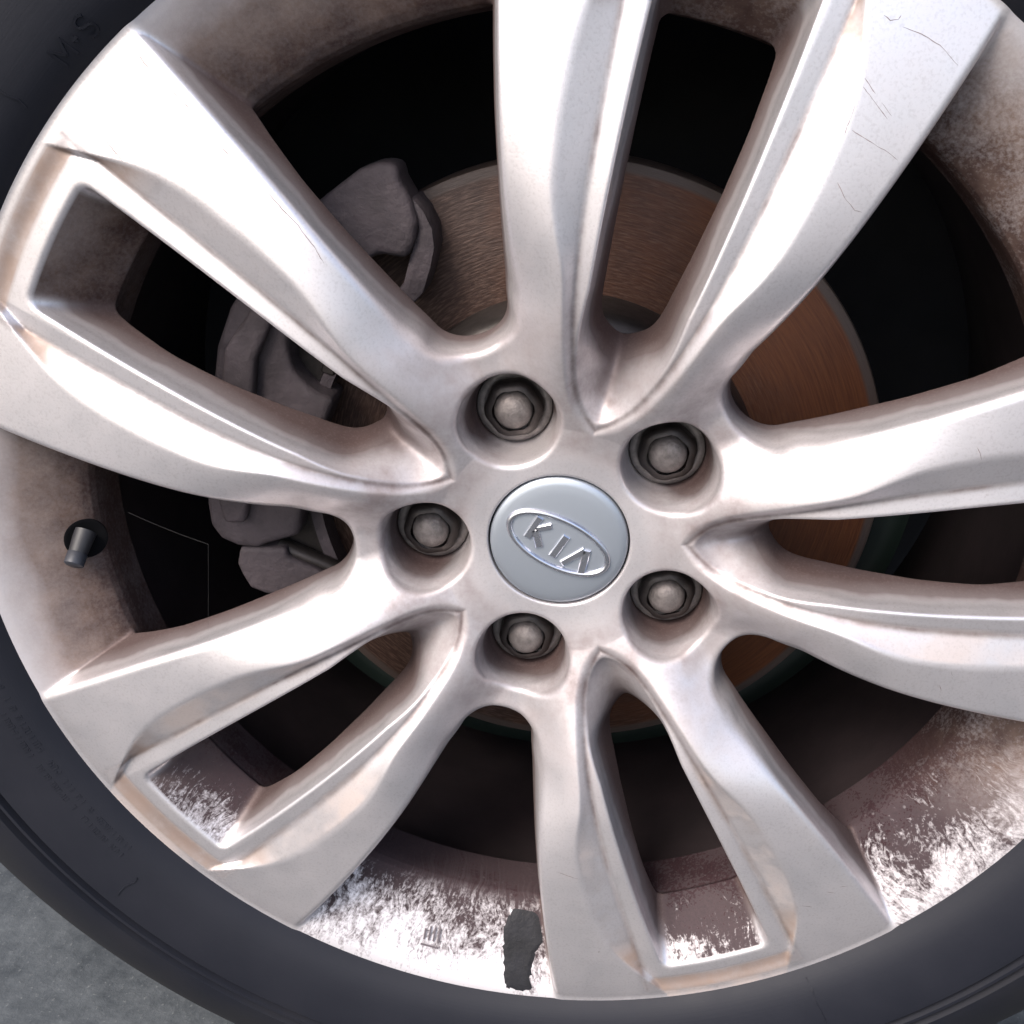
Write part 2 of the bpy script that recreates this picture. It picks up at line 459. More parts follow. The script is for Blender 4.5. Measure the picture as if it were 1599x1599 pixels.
def casting(r, de, y):
    """signed field, negative inside the metal; r mm, de = |angle from the V axis| rad, y mm"""
    a = r*de
    h, face = front(r, a)
    sl = np.clip((np.gradient(F_face(np.arange(20, 262, 1.0)))), -1, 1)
    Yb = Y_bk(r)
    slab = smax((h-y)*0.92, y-Yb, 3.0)
    # V window, drafted from its front outline W to its back outline Bw
    yW = F_face(r)+H_led(r)-0.9
    s = np.clip((y-yW)/np.maximum(Yb-yW, 6), -0.3, 1.2)
    cs = 3.5*np.clip((112-r)/20, 0, 1)+1e-3
    av = np.sqrt(a*a+cs*cs)-0.55*cs
    g1 = ((av-D_W(r))*(1-s)+(av-D_Bw(r))*s)*0.9
    gend = (r-(228.4-np.clip(y+1, 0, 30)*0.93))*0.75
    g1 = smax(g1, gend, 5.0)
    # wide window
    b = r*PH36-a
    s2 = np.clip((y-F_out(r))/np.maximum(Yb-F_out(r), 6), -0.2, 1.2)
    def root(hw, rc, rad, soft):
        wedge = smax(b-hw, rc-r, 8.0)
        return smin(wedge, np.sqrt(b*b+(r-rc)**2)-rad, soft)
    g2 = (root(H_f(r), 106.5, 18.8, 5.0)*(1-s2)+root(H_b(r), 108.0, 15.5, 5.0)*s2)*0.93
    spokes = smax(slab, -g1, 1.3)
    spokes = smax(spokes, -g2, 2.8)
    # lug pocket
    rho = np.sqrt(np.maximum(r*r+LUG_R*LUG_R-2*r*LUG_R*np.cos(PH36-de), 0))
    Rl = np.interp(y, [-20, 14, 20, 33, 36, 60], [24.5, 20.6, 18.9, 17.4, 16.4, 16.2])
    g3 = smax(rho-Rl, y-41.0, 1.0)*0.95
    spokes = smax(spokes, -g3, 1.9)
    # centre bore for the cap
    g4 = r-30.2
    spokes = smax(spokes, -g4, 0.8)
    bar = (Rb(y)-r)*0.8
    return smin(spokes, bar, 3.0), spokes, bar, gend-g1

def build_casting():
    dr, dphi, dy = 0.85, R(72)/288, 0.85
    rr = np.arange(28.6, 249.0, dr)
    nphi = 288
    half = (np.arange(nphi//2)+0.5)*dphi               # |delta|
    yy = np.arange(-16.0, 50.0, dy)
    Fh = np.empty((len(rr), nphi//2, len(yy)), np.float32)
    for i0 in range(0, len(rr), 24):
        RR, DD, YY = np.meshgrid(rr[i0:i0+24], half, yy, indexing='ij')
        Fh[i0:i0+24] = casting(RR, DD, YY)[0]
    F = np.concatenate([Fh[:, ::-1], Fh], axis=1)      # delta from -36 to 36
    ins = F < 0
    nr, npj, ny = F.shape
    insw = np.concatenate([ins, ins[:, :1]], axis=1)
    Fw = np.concatenate([F, F[:, :1]], axis=1)
    c = np.zeros((nr-1, npj, ny-1), np.int8)
    for a in (0, 1):
        for b in (0, 1):
            for d in (0, 1):
                c += insw[a:nr-1+a, b:npj+b, d:ny-1+d]
    act = (c > 0) & (c < 8)
    idx = np.full(act.shape, -1, np.int64)
    I, J, K = np.nonzero(act)
    nv = len(I)
    idx[I, J, K] = np.arange(nv)
    acc = np.zeros((nv, 3)); cnt = np.zeros(nv)
    corners = [(a, b, d) for a in (0, 1) for b in (0, 1) for d in (0, 1)]
    vals = {q: Fw[I+q[0], J+q[1], K+q[2]].astype(float) for q in corners}
    for q in corners:
        for ax in range(3):
            if q[ax] == 0:
                q2 = list(q); q2[ax] = 1; q2 = tuple(q2)
                v0, v1 = vals[q], vals[q2]
                m = (v0 < 0) != (v1 < 0)
                t = np.where(m, v0/np.where(m, v0-v1, 1), 0)
                pos = [np.full(nv, float(q[k])) for k in range(3)]
                pos[ax] = t
                for k in range(3): acc[:, k] += np.where(m, pos[k], 0)
                cnt += m
    acc /= cnt[:, None]
    r = rr[0]+(I+acc[:, 0])*dr
    de = (-R(36)+0.5*dphi)+(J+acc[:, 1])*dphi
    y = yy[0]+(K+acc[:, 2])*dy
    def fold(d):
        d = (d+PH36) % (2*PH36)-PH36
        return np.abs(d), np.where(d < 0, -1.0, 1.0)
    def grad(r, de, y, e=0.25):
        f = lambda R_, D_, Y_: casting(R_, fold(D_)[0], Y_)[0]
        gr = (f(r+e, de, y)-f(r-e, de, y))/(2*e)
        ga = (f(r, de+e/r, y)-f(r, de-e/r, y))/(2*e)
        gy = (f(r, de, y+e)-f(r, de, y-e))/(2*e)
        return gr, ga, gy
    for it in range(3):
        f0 = casting(r, fold(de)[0], y)[0]
        gr, ga, gy = grad(r, de, y)
        q = f0/np.maximum(gr*gr+ga*ga+gy*gy, 0.15)
        q = np.clip(q, -0.6, 0.6)
        r = r-q*gr; de = de-q*ga/r; y = y-q*gy
    gr, ga, gy = grad(r, de, y, 0.45)
    gl = np.sqrt(gr*gr+ga*ga+gy*gy)
    gr, ga, gy = gr/gl, ga/gl, gy/gl
    # faces: quads as (cell, wrap) pairs; wrap = -1 when the cell lies in the previous sector
    quads = []
    def addq(mask, offs):
        i, j, k = np.nonzero(mask != 0)
        sg = mask[i, j, k]
        ids, wr = [], []
        for (a, b, d) in offs:
            jj = j+b
            w = np.where(jj < 0, -1, 0)
            jj = jj % npj
            ids.append(idx[i+a, jj, k+d]); wr.append(w)
        ids = np.stack(ids, 1); wr = np.stack(wr, 1)
        flip = sg < 0
        ids[flip] = ids[flip][:, ::-1]; wr[flip] = wr[flip][:, ::-1]
        quads.append((ids, wr))
    ii = ins.astype(np.int8); iw = insw.astype(np.int8)
    e = np.zeros((nr, npj, ny), np.int8)
    e[:-1, :, 1:-1] = (ii[:-1]-ii[1:])[:, :, 1:-1]
    addq(e, [(0, -1, -1), (0, 0, -1), (0, 0, 0), (0, -1, 0)])
    e = np.zeros((nr, npj, ny), np.int8)
    e[1:-1, :, 1:-1] = (iw[:, :-1]-iw[:, 1:])[1:-1, :, 1:-1]
    addq(e, [(-1, 0, -1), (-1, 0, 0), (0, 0, 0), (0, 0, -1)])
    e = np.zeros((nr, npj, ny), np.int8)
    e[1:-1, :, :-1] = (ii[:, :, :-1]-ii[:, :, 1:])[1:-1]
    addq(e, [(-1, -1, 0), (0, -1, 0), (0, 0, 0), (-1, 0, 0)])
    Q = np.concatenate([q[0] for q in quads]); Wr = np.concatenate([q[1] for q in quads])
    ok = (Q >= 0).all(1)
    Q, Wr = Q[ok], Wr[ok]
    # drop the hidden back skin
    back = (gy[Q].mean(1) > 0.75) & (r[Q].mean(1) < 203)
    Q, Wr = Q[~back], Wr[~back]
    # masks for dirt and for the painted darkening of the hub
    da, sgn = fold(de)
    a = r*da
    h, face = front(r, a)
    _, sp, bar, ge = casting(r, da, y)
    S, L, W = D_S(r), D_L(r), D_W(r)
    wall = np.clip((y-h-1.0)/22.0, 0, 1)*np.clip((r-40)/20, 0, 1)
    wall = wall*(1-0.4*np.clip((D_W(r)+2.5-a)/4, 0, 1)*np.clip((96-r)/14, 0, 1))
    inner = np.exp(-((a-L)/1.3)**2)*(y < h+1.5)*(r < 243)
    inner = np.maximum(inner, np.exp(-((r-239.5)/3.2)**2)*(a < D_L(r)+1)*(y < h+1.5)*0.9)
    scoop = np.clip((S-a)/2, 0, 1)*np.clip((a-L+3)/2, 0, 1)*(y < h+1.5)*np.clip((r-110)/12, 0, 1)
    scoop = np.maximum(scoop, np.clip((r-234)/3, 0, 1)*(a < S)*(y < h+2))
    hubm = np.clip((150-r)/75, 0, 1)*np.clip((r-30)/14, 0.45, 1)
    fr = np.clip((r-203)/14, 0, 1)*np.clip((S-a+0.5)/1.5, 0, 1)*np.clip((a-L+1.0)/1.5, 0, 1)*(r < 244)
    fr = np.maximum(fr, np.clip((r-235)/1.5, 0, 1)*np.clip((245.0-r)/1.5, 0, 1)*np.clip((S-a+1.0)/2, 0, 1))*(y < h+1.5)
    isbar = (bar < sp-0.3)
    bmask = np.clip((sp-bar)/1.5, 0, 1)
    bmask = np.maximum(bmask, np.clip((ge+0.8)/0.8, 0, 1)*(a < W)*(r < 229.5)*(r > 195)*np.clip((y-h-0.6)/1.2, 0, 1))
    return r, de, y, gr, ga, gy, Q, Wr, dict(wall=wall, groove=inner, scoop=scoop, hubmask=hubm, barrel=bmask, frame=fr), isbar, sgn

T0 = R(74.750)
def place_casting(wheel):
    r, de, y, gr, ga, gy, Q, Wr, masks, isbar, sgn = build_casting()
    nv = len(r)
    part_r = r[Q].mean(1)
    fbar = isbar[Q].mean(1) > 0.5
    da = de[Q].copy()
    da = np.where(Wr < 0, da-R(72), da).mean(1)
    fold_d = (da+PH36) % (2*PH36)-PH36
    ads = np.abs(fold_d)*part_r
    # 0 rim, 1 hub, 2 spoke on the negative side, 3 spoke on the positive side
    cls = np.where(fold_d < 0, 2, 3)
    cls = np.where(part_r < 84, 1, cls)
    lip = (part_r > 243.8) | ((part_r > 228.0) & (ads < np.interp(part_r, [228, 244], [25, 31])))
    cls = np.where(fbar | lip, 0, cls)
    groups = {}
    for sct in range(5):
        for c in (0, 1, 2, 3):
            m = cls == c
            ids = Q[m]+((sct+Wr[m]) % 5)*nv
            groups.setdefault('rim' if c == 0 else 'hub' if c == 1 else ('spoke', sct, c), []).append(ids)
    allx, alln = [], []
    for sct in range(5):
        an = T0+R(72)*sct+de
        ca, sa = np.cos(an), np.sin(an)
        allx.append(np.stack([r*ca*MM, y*MM, r*sa*MM+Z0], 1))
        alln.append(np.stack([gr*ca-ga*sa, gy, gr*sa+ga*ca], 1))
    X = np.concatenate(allx); NN = np.concatenate(alln)
    mk = {k: np.tile(v, 5) for k, v in masks.items()}
    for key, lst in groups.items():
        q = np.concatenate(lst)
        used, inv = np.unique(q, return_inverse=True)
        inv = inv.reshape(q.shape)
        nm = key if isinstance(key, str) else 'spoke'
        me = bpy.data.meshes.new(nm)
        me.vertices.add(len(used)); me.vertices.foreach_set('co', X[used].ravel())
        nf = len(inv)
        # orient so that the winding agrees with the field normal
        p0, p1, p2, p3 = (X[used][inv[:, k]] for k in range(4))
        fn = np.cross(p2-p0, p3-p1)
        bad = (fn*NN[used][inv].mean(1)).sum(1) < 0
        inv[bad] = inv[bad][:, ::-1]
        me.loops.add(nf*4); me.loops.foreach_set('vertex_index', inv.ravel().astype(np.int32))
        me.polygons.add(nf); me.polygons.foreach_set('loop_start', (np.arange(nf)*4).astype(np.int32))
        me.polygons.foreach_set('use_smooth', np.ones(nf, bool))
        me.update(calc_edges=True); me.validate()
        for k, v in mk.items():
            at = me.attributes.new(k, 'FLOAT', 'POINT')
            at.data.foreach_set('value', v[used].astype(np.float32))
        me.normals_split_custom_set_from_vertices(NN[used].astype(np.float32))
        me.materials.append(M_ALLOY)
        o = bpy.data.objects.new(nm, me); link(o); o.parent = wheel

wheel = empty('car_wheel')
tag(wheel, 'silver ten-spoke alloy car wheel with dusty rim and black tyre', 'car wheel')
place_casting(wheel)

# dark inner barrel behind the bright flange
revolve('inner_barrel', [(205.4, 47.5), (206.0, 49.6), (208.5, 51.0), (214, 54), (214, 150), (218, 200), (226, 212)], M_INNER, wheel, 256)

# ------------------------------------------------------------------ tyre
TY = [(236, 14), (241, 8), (245.5, 2.6), (247.6, 0.2), (250, -3.2), (254, -6.6), (259, -9.2), (266, -11.4), (275, -13.2), (283, -14.0),
      (285.2, -14.0), (286.4, -10.6), (288.4, -10.4), (289.6, -13.8), (291.2, -13.8), (292.4, -10.4), (294.8, -10.0), (296.2, -13.2),
      (300, -12.8), (310, -9.6), (320, -5.0), (330, 1.0), (339, 8.2), (345.5, 14.5), (350.5, 21), (354.5, 29), (357.5, 40), (359.5, 60), (361, 90), (361, 120), (359.5, 150), (357.5, 170), (350, 190), (330, 210), (290, 222), (240, 205)]
def tyre_y(r):
    rs = [p[0] for p in TY[:24]]; ys = [p[1] for p in TY[:24]]
    return float(np.interp(r, rs, ys))
def build_tyre():
    n = 480
    prof = TY
    # smooth resample
    V, F = [], []
    for i, (r, y) in enumerate(prof):
        for j in range(n):
            a = 2*math.pi*j/n
            rr, y2 = r, y
            if r > 349 and (j % 8) in (0, 1) and y < 150:      # shoulder slots between the tread blocks
                rr = r-min(7.0, (r-349)*1.2)
            z = max(rr*math.sin(a)*MM+Z0, 0.0015)
            V.append((rr*math.cos(a)*MM, y2*MM, z))
    for i in range(len(prof)-1):
        for j in range(n):
            j2 = (j+1) % n
            F.append((i*n+j, i*n+j2, (i+1)*n+j2, (i+1)*n+j))
    o = mesh_obj('tyre', V, F, M_RUBBER, wheel, True, 42)
    fix_normals(o)
    return o
tyre = build_tyre()

def on_tyre(name, shapes, r0, ang0, parent, mat, hgt=0.7, flip=1):
    """shapes: closed outlines (u along the arc, v radial) in mm, raised from the sidewall"""
    bm = bmesh.new()
    for pts in shapes:
        bot, top = [], []
        for u, v in pts:
            r = r0+v; a = R(ang0)-flip*u/r0
            for lst, dy in ((bot, 0.4), (top, -hgt)):
                lst.append(bm.verts.new((r*math.cos(a)*MM, (tyre_y(r)+dy)*MM, r*math.sin(a)*MM+Z0)))
        k = len(pts)
        bm.faces.new(top)
        for i in range(k):
            bm.faces.new((bot[i], bot[(i+1) % k], top[(i+1) % k], top[i]))
    return bm_obj(name, bm, mat, parent, False)

def stroke(p, q, w):
    d = Vector((q[0]-p[0], q[1]-p[1])).normalized(); n_ = Vector((-d.y, d.x))*w/2
    return [(p[0]+n_.x, p[1]+n_.y), (p[0]-n_.x, p[1]-n_.y), (q[0]-n_.x, q[1]-n_.y), (q[0]+n_.x, q[1]+n_.y)]
def arc_strip(cx, cy, rx, ry, a0, a1, w, n=10):
    out = []
    for i in range(n):
        t0, t1 = R(a0+(a1-a0)*i/n), R(a0+(a1-a0)*(i+1)/n)
        out.append(stroke((cx+rx*math.cos(t0), cy+ry*math.sin(t0)), (cx+rx*math.cos(t1), cy+ry*math.sin(t1)), w))
    return out
def polyline(pts, w):
    return [stroke(pts[i], pts[i+1], w) for i in range(len(pts)-1)]
# M + S, read with its feet to the hub
M_l = polyline([(0, 0), (0, 6.5), (3, 2), (6, 6.5), (6, 0)], 0.9)
plus = polyline([(8.2, 3.2), (10.6, 3.2)], 0.9)+polyline([(9.4, 2), (9.4, 4.4)], 0.9)
S_l = arc_strip(15.4, 4.9, 2.4, 1.7, 40, 270, 0.9)+arc_strip(15.4, 1.6, 2.4, 1.7, 90, -140, 0.9)
on_tyre('tyre_lettering', M_l+plus+S_l, 251.6, 132.6, tyre, M_RUBBER, 0.7)
# fine raised print close to the bead, too worn to read
sh = []
u = 0
while u < 100:
    for v0 in (0, 4.6):
        k = random.random()
        if k < 0.85:
            sh += polyline([(u, v0), (u, v0+2.4)], 0.5)
            if k < 0.5: sh += polyline([(u, v0+random.choice((0, 1.2, 2.4))), (u+1.4, v0+random.choice((0, 1.2, 2.4)))], 0.5)
            if k < 0.25: sh += polyline([(u+1.5, v0), (u+1.5, v0+2.4)], 0.5)
    u += 2.6 if random.random() < 0.86 else 6
on_tyre('tyre_fine_print', sh, 256.0, -142.0, tyre, M_RUBBER, 0.22)
# mould flash lines across the sidewall
for (ang, r0, r1) in ((137.3, 254, 273), (-139.0, 265, 279), (-60.5, 251, 284)):
    pts = [( (random.random()-0.5)*1.6, (r1-r0)*i/6) for i in range(7)]
    on_tyre('mould_line', polyline(pts, 0.55), r0, ang, tyre, M_RUBBER, 0.45)

# ------------------------------------------------------------------ centre cap with emblem
def emblem_xy(u, v, tilt=-27.1):
    c, s = math.cos(R(tilt)), math.sin(R(tilt))
    return u*c-v*s, u*s+v*c
cap = revolve('centre_cap', [(0.01, 15.6), (8, 15.65), (16, 15.85), (22, 16.15), (26, 16.5), (28.4, 17.0), (29.3, 17.8), (29.5, 19), (29.5, 24)], M_CAP, wheel, 128, sharp=60)
gap = revolve('cap_seat', [(29.4, 20.5), (31, 20.5)], M_BLACK, wheel, 96)

def cap_y(x, z):
    return float(np.interp(math.hypot(x, z), [0, 8, 16, 22, 26, 28.4], [15.6, 15.65, 15.85, 16.15, 16.5, 17.0]))
# oval ring
ERX, ERZ, EW = 22.9, 10.9, 1.45
V, Fc = [], []
nseg, npf = 96, 7
for i in range(nseg):
    t = 2*math.pi*i/nseg
    nx, nz = math.cos(t)/ERX, math.sin(t)/ERZ
    nl = math.hypot(nx, nz); nx /= nl; nz /= nl
    for k in range(npf):
        s = -1+2*k/(npf-1)
        hgt = 1.6*(1-abs(s)**3)
        x, z = ERX*math.cos(t)+nx*s*EW, ERZ*math.sin(t)+nz*s*EW
        X_, Z_ = emblem_xy(x, z)
        V.append((X_*MM, (cap_y(X_, Z_)+0.15-hgt)*MM, Z_*MM+Z0))
for i in range(nseg):
    for k in range(npf-1):
        a, b = i*npf+k, ((i+1) % nseg)*npf+k
        Fc.append((a, b, b+1, a+1))
ring = mesh_obj('emblem_ring', V, Fc, M_CHROME, cap, True, 60); fix_normals(ring)

def letter(outlines, name='emblem_letter'):
    """outlines in cap-plane mm; chiselled top: ridge-like bevel"""
    bm = bmesh.new()
    for pts in outlines:
        y0 = 15.7
        vs_ = [bm.verts.new((x*MM, (y0-0.95)*MM, z*MM+Z0)) for x, z in pts]
        f = bm.faces.new(vs_)
        ext = bmesh.ops.extrude_face_region(bm, geom=[f])
        nv = [e for e in ext['geom'] if isinstance(e, bmesh.types.BMVert)]
        bmesh.ops.translate(bm, verts=nv, vec=(0, 1.2*MM, 0))
        fr = [v for v in bm.verts if v in vs_]
    bmesh.ops.recalc_face_normals(bm, faces=bm.faces)
    es = [e for e in bm.edges if all(v.co.y < (15.0)*MM for v in e.verts) and len(e.link_faces) == 2 and e.calc_face_angle(0) > 0.5]
    bmesh.ops.bevel(bm, geom=es, offset=0.4*MM, segments=1, affect='EDGES', clamp_overlap=True)
    return bm_obj(name, bm, M_CHROME, cap, False)
# strokes measured in the cap plane
def bar(p, q, w):
    d = Vector((q[0]-p[0], q[1]-p[1])).normalized(); n_ = Vector((-d.y, d.x))*w/2
    return [(p[0]+n_.x, p[1]+n_.y), (p[0]-n_.x, p[1]-n_.y), (q[0]-n_.x, q[1]-n_.y), (q[0]+n_.x, q[1]+n_.y)]
letter([bar((-7.6, 12.1), (-13.5, 2.5), 3.2), bar((-9.9, 6.3), (-2.8, 8.1), 2.6), bar((-9.9, 6.4), (-8.0, -2.0), 3.3)])
letter([bar((3.6, 3.7), (-2.8, -6.2), 3.4)])
letter([bar((11.4, -2.6), (1.4, -9.3), 2.9), bar((12.2, -2.5), (9.5, -15.0), 3.4)])

# ------------------------------------------------------------------ lug nuts
def make_nut(ang):
    cx, cz = LUG_R*math.cos(ang), LUG_R*math.sin(ang)
    def rev(name, prof, mat, parent, n=48, sides=None, rot=0.0):
        V, F = [], []
        for (rad, y) in prof:
            for j in range(n):
                t = 2*math.pi*j/n+rot
                rr = rad
                if sides:
                    w = (t-rot) % (2*math.pi/sides)-math.pi/sides
                    rr = min(rad, rad*0.945/math.cos(w))
                V.append(((cx+rr*math.cos(t))*MM, y*MM, (cz+rr*math.sin(t))*MM+Z0))
        for i in range(len(prof)-1):
            for j in range(n):
                j2 = (j+1) % n
                F.append((i*n+j, i*n+j2, (i+1)*n+j2, (i+1)*n+j))
        o = mesh_obj(name, V, F, mat, parent, True, 35); fix_normals(o)
        return o
    rot = ang*1.7
    nut = rev('lug_nut', [(9.0, 29.6), (10.6, 30.0), (12.0, 31.2), (12.6, 32.8), (12.7, 40.5)], M_NUTDARK, wheel, 72, 6, rot)
    rev('domed_end', [(0.02, 25.6), (2.2, 25.75), (4.4, 26.3), (6.1, 27.2), (7.3, 28.5), (8.0, 30.2), (8.3, 33)], M_NUT, nut, 48)
    rev('flange_ring', [(11.6, 38.8), (12.0, 37.4), (13.0, 36.8), (14.6, 36.8), (15.8, 37.4), (16.4, 38.6), (16.5, 41.0)], M_RING, nut, 64)
    return nut
for k in range(5):
    make_nut(T0+PH36+R(72)*k)

# ------------------------------------------------------------------ valve stem in the rim, casting mark, dark patch
def tube(name, pts, rads, mat, parent=None, n=16, cap_end=True):
    V, F = [], []
    P = [Vector(p) for p in pts]
    for i, p in enumerate(P):
        d = (P[min(i+1, len(P)-1)]-P[max(i-1, 0)]).normalized()
        e1 = d.orthogonal().normalized(); e2 = d.cross(e1)
        if i == 0: base = e1
        e1 = (base-d*base.dot(d)).normalized(); e2 = d.cross(e1)
        for j in range(n):
            t = 2*math.pi*j/n
            V.append(p+(e1*math.cos(t)+e2*math.sin(t))*rads[i])
    for i in range(len(P)-1):
        for j in range(n):
            j2 = (j+1) % n
            F.append((i*n+j, i*n+j2, (i+1)*n+j2, (i+1)*n+j))
    if cap_end:
        F.append(tuple(range(n))); F.append(tuple((len(P)-1)*n+j for j in range(n)))
    o = mesh_obj(name, V, F, mat, parent, True, 50); fix_normals(o)
    return o
def wp(r, deg, y):
    return Vector((r*math.cos(R(deg))*MM, y*MM, r*math.sin(R(deg))*MM+Z0))
# surface point and normal of the flange at the valve
vp = wp(211.3, -177.7, 21.6); vn = Vector((math.cos(R(2.3))*0.56, -0.83, math.sin(R(2.3))*0.56)).normalized()
stem_dir = (wp(212.5, -174.8, 5)-wp(212, -177.4, 24)).normalized()
hole_pts = []
e1 = vn.orthogonal().normalized(); e2 = vn.cross(e1)
V = []; Fh = []
for k, (rad, off) in enumerate(((9.4, -0.3), (9.2, 0.45), (8.4, 0.6), (7.6, 0.35), (0.01, 0.3))):
    for j in range(32):
        t = 2*math.pi*j/32
        V.append(vp+(e1*math.cos(t)+e2*math.sin(t))*rad*MM+vn*off*MM)
for k in range(4):
    for j in range(32):
        Fh.append((k*32+j, k*32+(j+1) % 32, (k+1)*32+(j+1) % 32, (k+1)*32+j))
valve = mesh_obj('valve_hole_disc', V, Fh, M_PIT, wheel, True, 50); fix_normals(valve)  # flat disc on the flange, its black painted as the shade in the valve hole
s0 = wp(211.0, -178.6, 22); s1 = wp(214.0, -175.5, 10.5)
d = (s1-s0)
tube('valve_stem', [s0, s0+d*0.25, s0+d*0.66], [0.0048, 0.0045, 0.0040], M_VALVE, valve, 24)
tube('valve_cap', [s0+d*0.62, s0+d*0.65, s0+d*0.96, s0+d*1.0], [0.0038, 0.0043, 0.0043, 0.0034], M_VCAP, valve, 24)

# dark patch on the flange beside the lowest spoke (torn edge, a thin film on the metal)
_yb = np.arange(-1, 30, 0.05)
_rb = Rb(_yb)
def flange_pt(r, deg, lift):
    y = float(np.interp(-r, -_rb, _yb))
    return Vector(((r-lift*0.6)*math.cos(R(deg))*MM, (y-lift*0.8)*MM, (r-lift*0.6)*math.sin(R(deg))*MM+Z0))
def flange_film(name, outline, lift, mat, parent, sub=5):
    c = np.mean(np.array(outline), axis=0)
    jag = []
    for i in range(len(outline)):
        p, q = np.array(outline[i]), np.array(outline[(i+1) % len(outline)])
        for k in range(4):
            w = p+(q-p)*k/4
            jag.append(w+rng.normal(0, 1, 2)*np.array((0.35, 0.10)))
    V, F = [], []
    n = len(jag)
    for ring in range(sub+1):
        t = 1-ring/(sub+0.001)
        for p in jag:
            w = c+(p-c)*t
            V.append(flange_pt(w[0], w[1], lift if ring else -0.15))
    for k in range(sub):
        for i in range(n):
            F.append((k*n+i, k*n+(i+1) % n, (k+1)*n+(i+1) % n, (k+1)*n+i))
    o = mesh_obj(name, V, F, mat, parent, True, 60); fix_normals(o)
    return o
flange_film('dark_patch', [(210.0, -95.59), (210.1, -94.23), (211.2, -92.94), (213.0, -91.91), (217.3, -91.3), (224.0, -91.0), (227.4, -91.9), (232.3, -92.24), (237.7, -92.37), (241.9, -92.51), (246.4, -92.13), (247.2, -93.4), (247.3, -94.53), (247.0, -95.44), (241.9, -95.85), (236.4, -95.89), (231.2, -96.42), (224.5, -96.54), (219.2, -96.68), (214.5, -96.37), (212.7, -95.92)], 0.35, M_TAR, wheel)
# cast mark in the flange: three upright strokes, a tail and a base line
bm = bmesh.new()
def mark_bar(r0, d0, r1, d1, w):
    ps = []
    LIFT = 0.9
    for (r_, d_, sx) in ((r0, d0, -1), (r0, d0, 1), (r1, d1, 1), (r1, d1, -1)):
        ps.append(flange_pt(r_, d_+math.degrees(sx*w/2/r_), LIFT))
    bm.faces.new([bm.verts.new(p_) for p_ in ps])
for dg in (-106.4, -105.8, -105.2, -104.6):
    mark_bar(225.6 if dg > -106 else 227.0, dg-0.15, 231.6, dg, 1.0)
mark_bar(227.4, -106.1, 228.0, -106.5, 1.4); mark_bar(231.4, -104.7, 230.6, -104.2, 1.2)
mark_bar(233.4, -105.5, 234.2, -105.5, 9.5)
bm_obj('casting_mark', bm, M_MARK, wheel, False)

# scratches and scuffs on the spoke faces: fine dark strokes following the surface
SCR = [[(-146.9, 190.4), (-144.5, 186.4), (-140.7, 182.3)], [(-137.5, 179.5), (-132.8, 175.5), (-129.2, 171.8)],
       [(-103.3, 144.4), (-98.7, 139.2), (-93.4, 133.5), (-87.8, 125.5), (-85.0, 120.1)], [(-162.2, 161.9), (-158.5, 157.2), (-156.0, 154.3)],
       [(-166.8, 173.9), (-163.4, 174.0)], [(-158.3, 182.5), (-156.4, 181.9)], [(-119.1, 159.8), (-116.3, 157)],
       [(98.6, 179.9), (102.8, 175.4), (107.9, 169.9)], [(98.9, 182.4), (103, 177.7)], [(105.4, 175), (109.1, 170.9)],
       [(103.0, 200.9), (105.2, 199.4), (107.8, 199.6), (108.6, 200.9)], [(109.4, 197.5), (115.7, 195.4), (122, 192.2), (126.3, 188.4), (128.7, 186.2)],
       [(93.7, 150.1), (96.8, 144.9), (100.6, 141.1), (103.3, 140.3)], [(96.5, 166.6), (103.3, 162.8), (109.3, 159.6), (113, 157.1)],
       [(96.7, 174.2), (95.7, 170.1), (94.2, 164.8)], [(155.3, 57.2), (156.6, 55), (157.7, 52.3)], [(161.5, -39), (162.4, -41.2)], [(158.2, -46.2), (159.5, -49.2)],
       [(126.6, -162.2), (131.1, -163.2)], [(115.9, -171.3), (121.3, -172.1)], [(132.7, -159.2), (136.4, -158.5)], [(2.8, -156.6), (13.2, -159.3)]]
def surf_pt(x, z, lift=0.06):
    r = math.hypot(x, z); a = math.atan2(z, x)
    d_ = abs((a-T0+PH36) % (2*PH36)-PH36)
    h_, _f = front(np.array([r]), np.array([r*d_]))
    return Vector((x*MM, (float(h_[0])-lift)*MM, z*MM+Z0))
for ln in SCR:
    pts = []
    for i in range(len(ln)-1):
        L_ = math.dist(ln[i], ln[i+1]); n_ = max(2, int(L_/1.2))
        for k in range(n_):
            t = k/n_
            pts.append((ln[i][0]+(ln[i+1][0]-ln[i][0])*t+random.gauss(0, 0.06), ln[i][1]+(ln[i+1][1]-ln[i][1])*t+random.gauss(0, 0.06)))
    pts.append(ln[-1])
    V, F = [], []
    for i, p in enumerate(pts):
        q0, q1 = pts[max(i-1, 0)], pts[min(i+1, len(pts)-1)]
        d_ = Vector((q1[0]-q0[0], q1[1]-q0[1])).normalized()
        w = (0.05+0.11*random.random())*(1.0 if 0 < i < len(pts)-1 else 0.3)
        V.append(surf_pt(p[0]-d_.y*w, p[1]+d_.x*w)); V.append(surf_pt(p[0]+d_.y*w, p[1]-d_.x*w))
    for i in range(len(pts)-1):
        F.append((2*i, 2*i+1, 2*i+3, 2*i+2))
    mesh_obj('scratch', V, F, M_SCRATCH, wheel, True)

# ------------------------------------------------------------------ brake disc, caliper, shield
disc = empty('brake_disc', (0, 0.086, Z0))
disc.location = (0, 0, 0)
tag(disc, 'rusty round brake disc behind the spokes of the wheel', 'brake disc')
revolve('friction_ring', [(91, 86.0), (146.2, 86.0), (148.0, 86.8), (148.7, 88.6), (148.7, 108), (91, 108)], M_DISC, disc, 192, sharp=30)
revolve('disc_hat', [(91.2, 88), (90.5, 60), (88, 55), (84, 53), (25, 53)], M_NUTDARK, disc, 128, sharp=40)

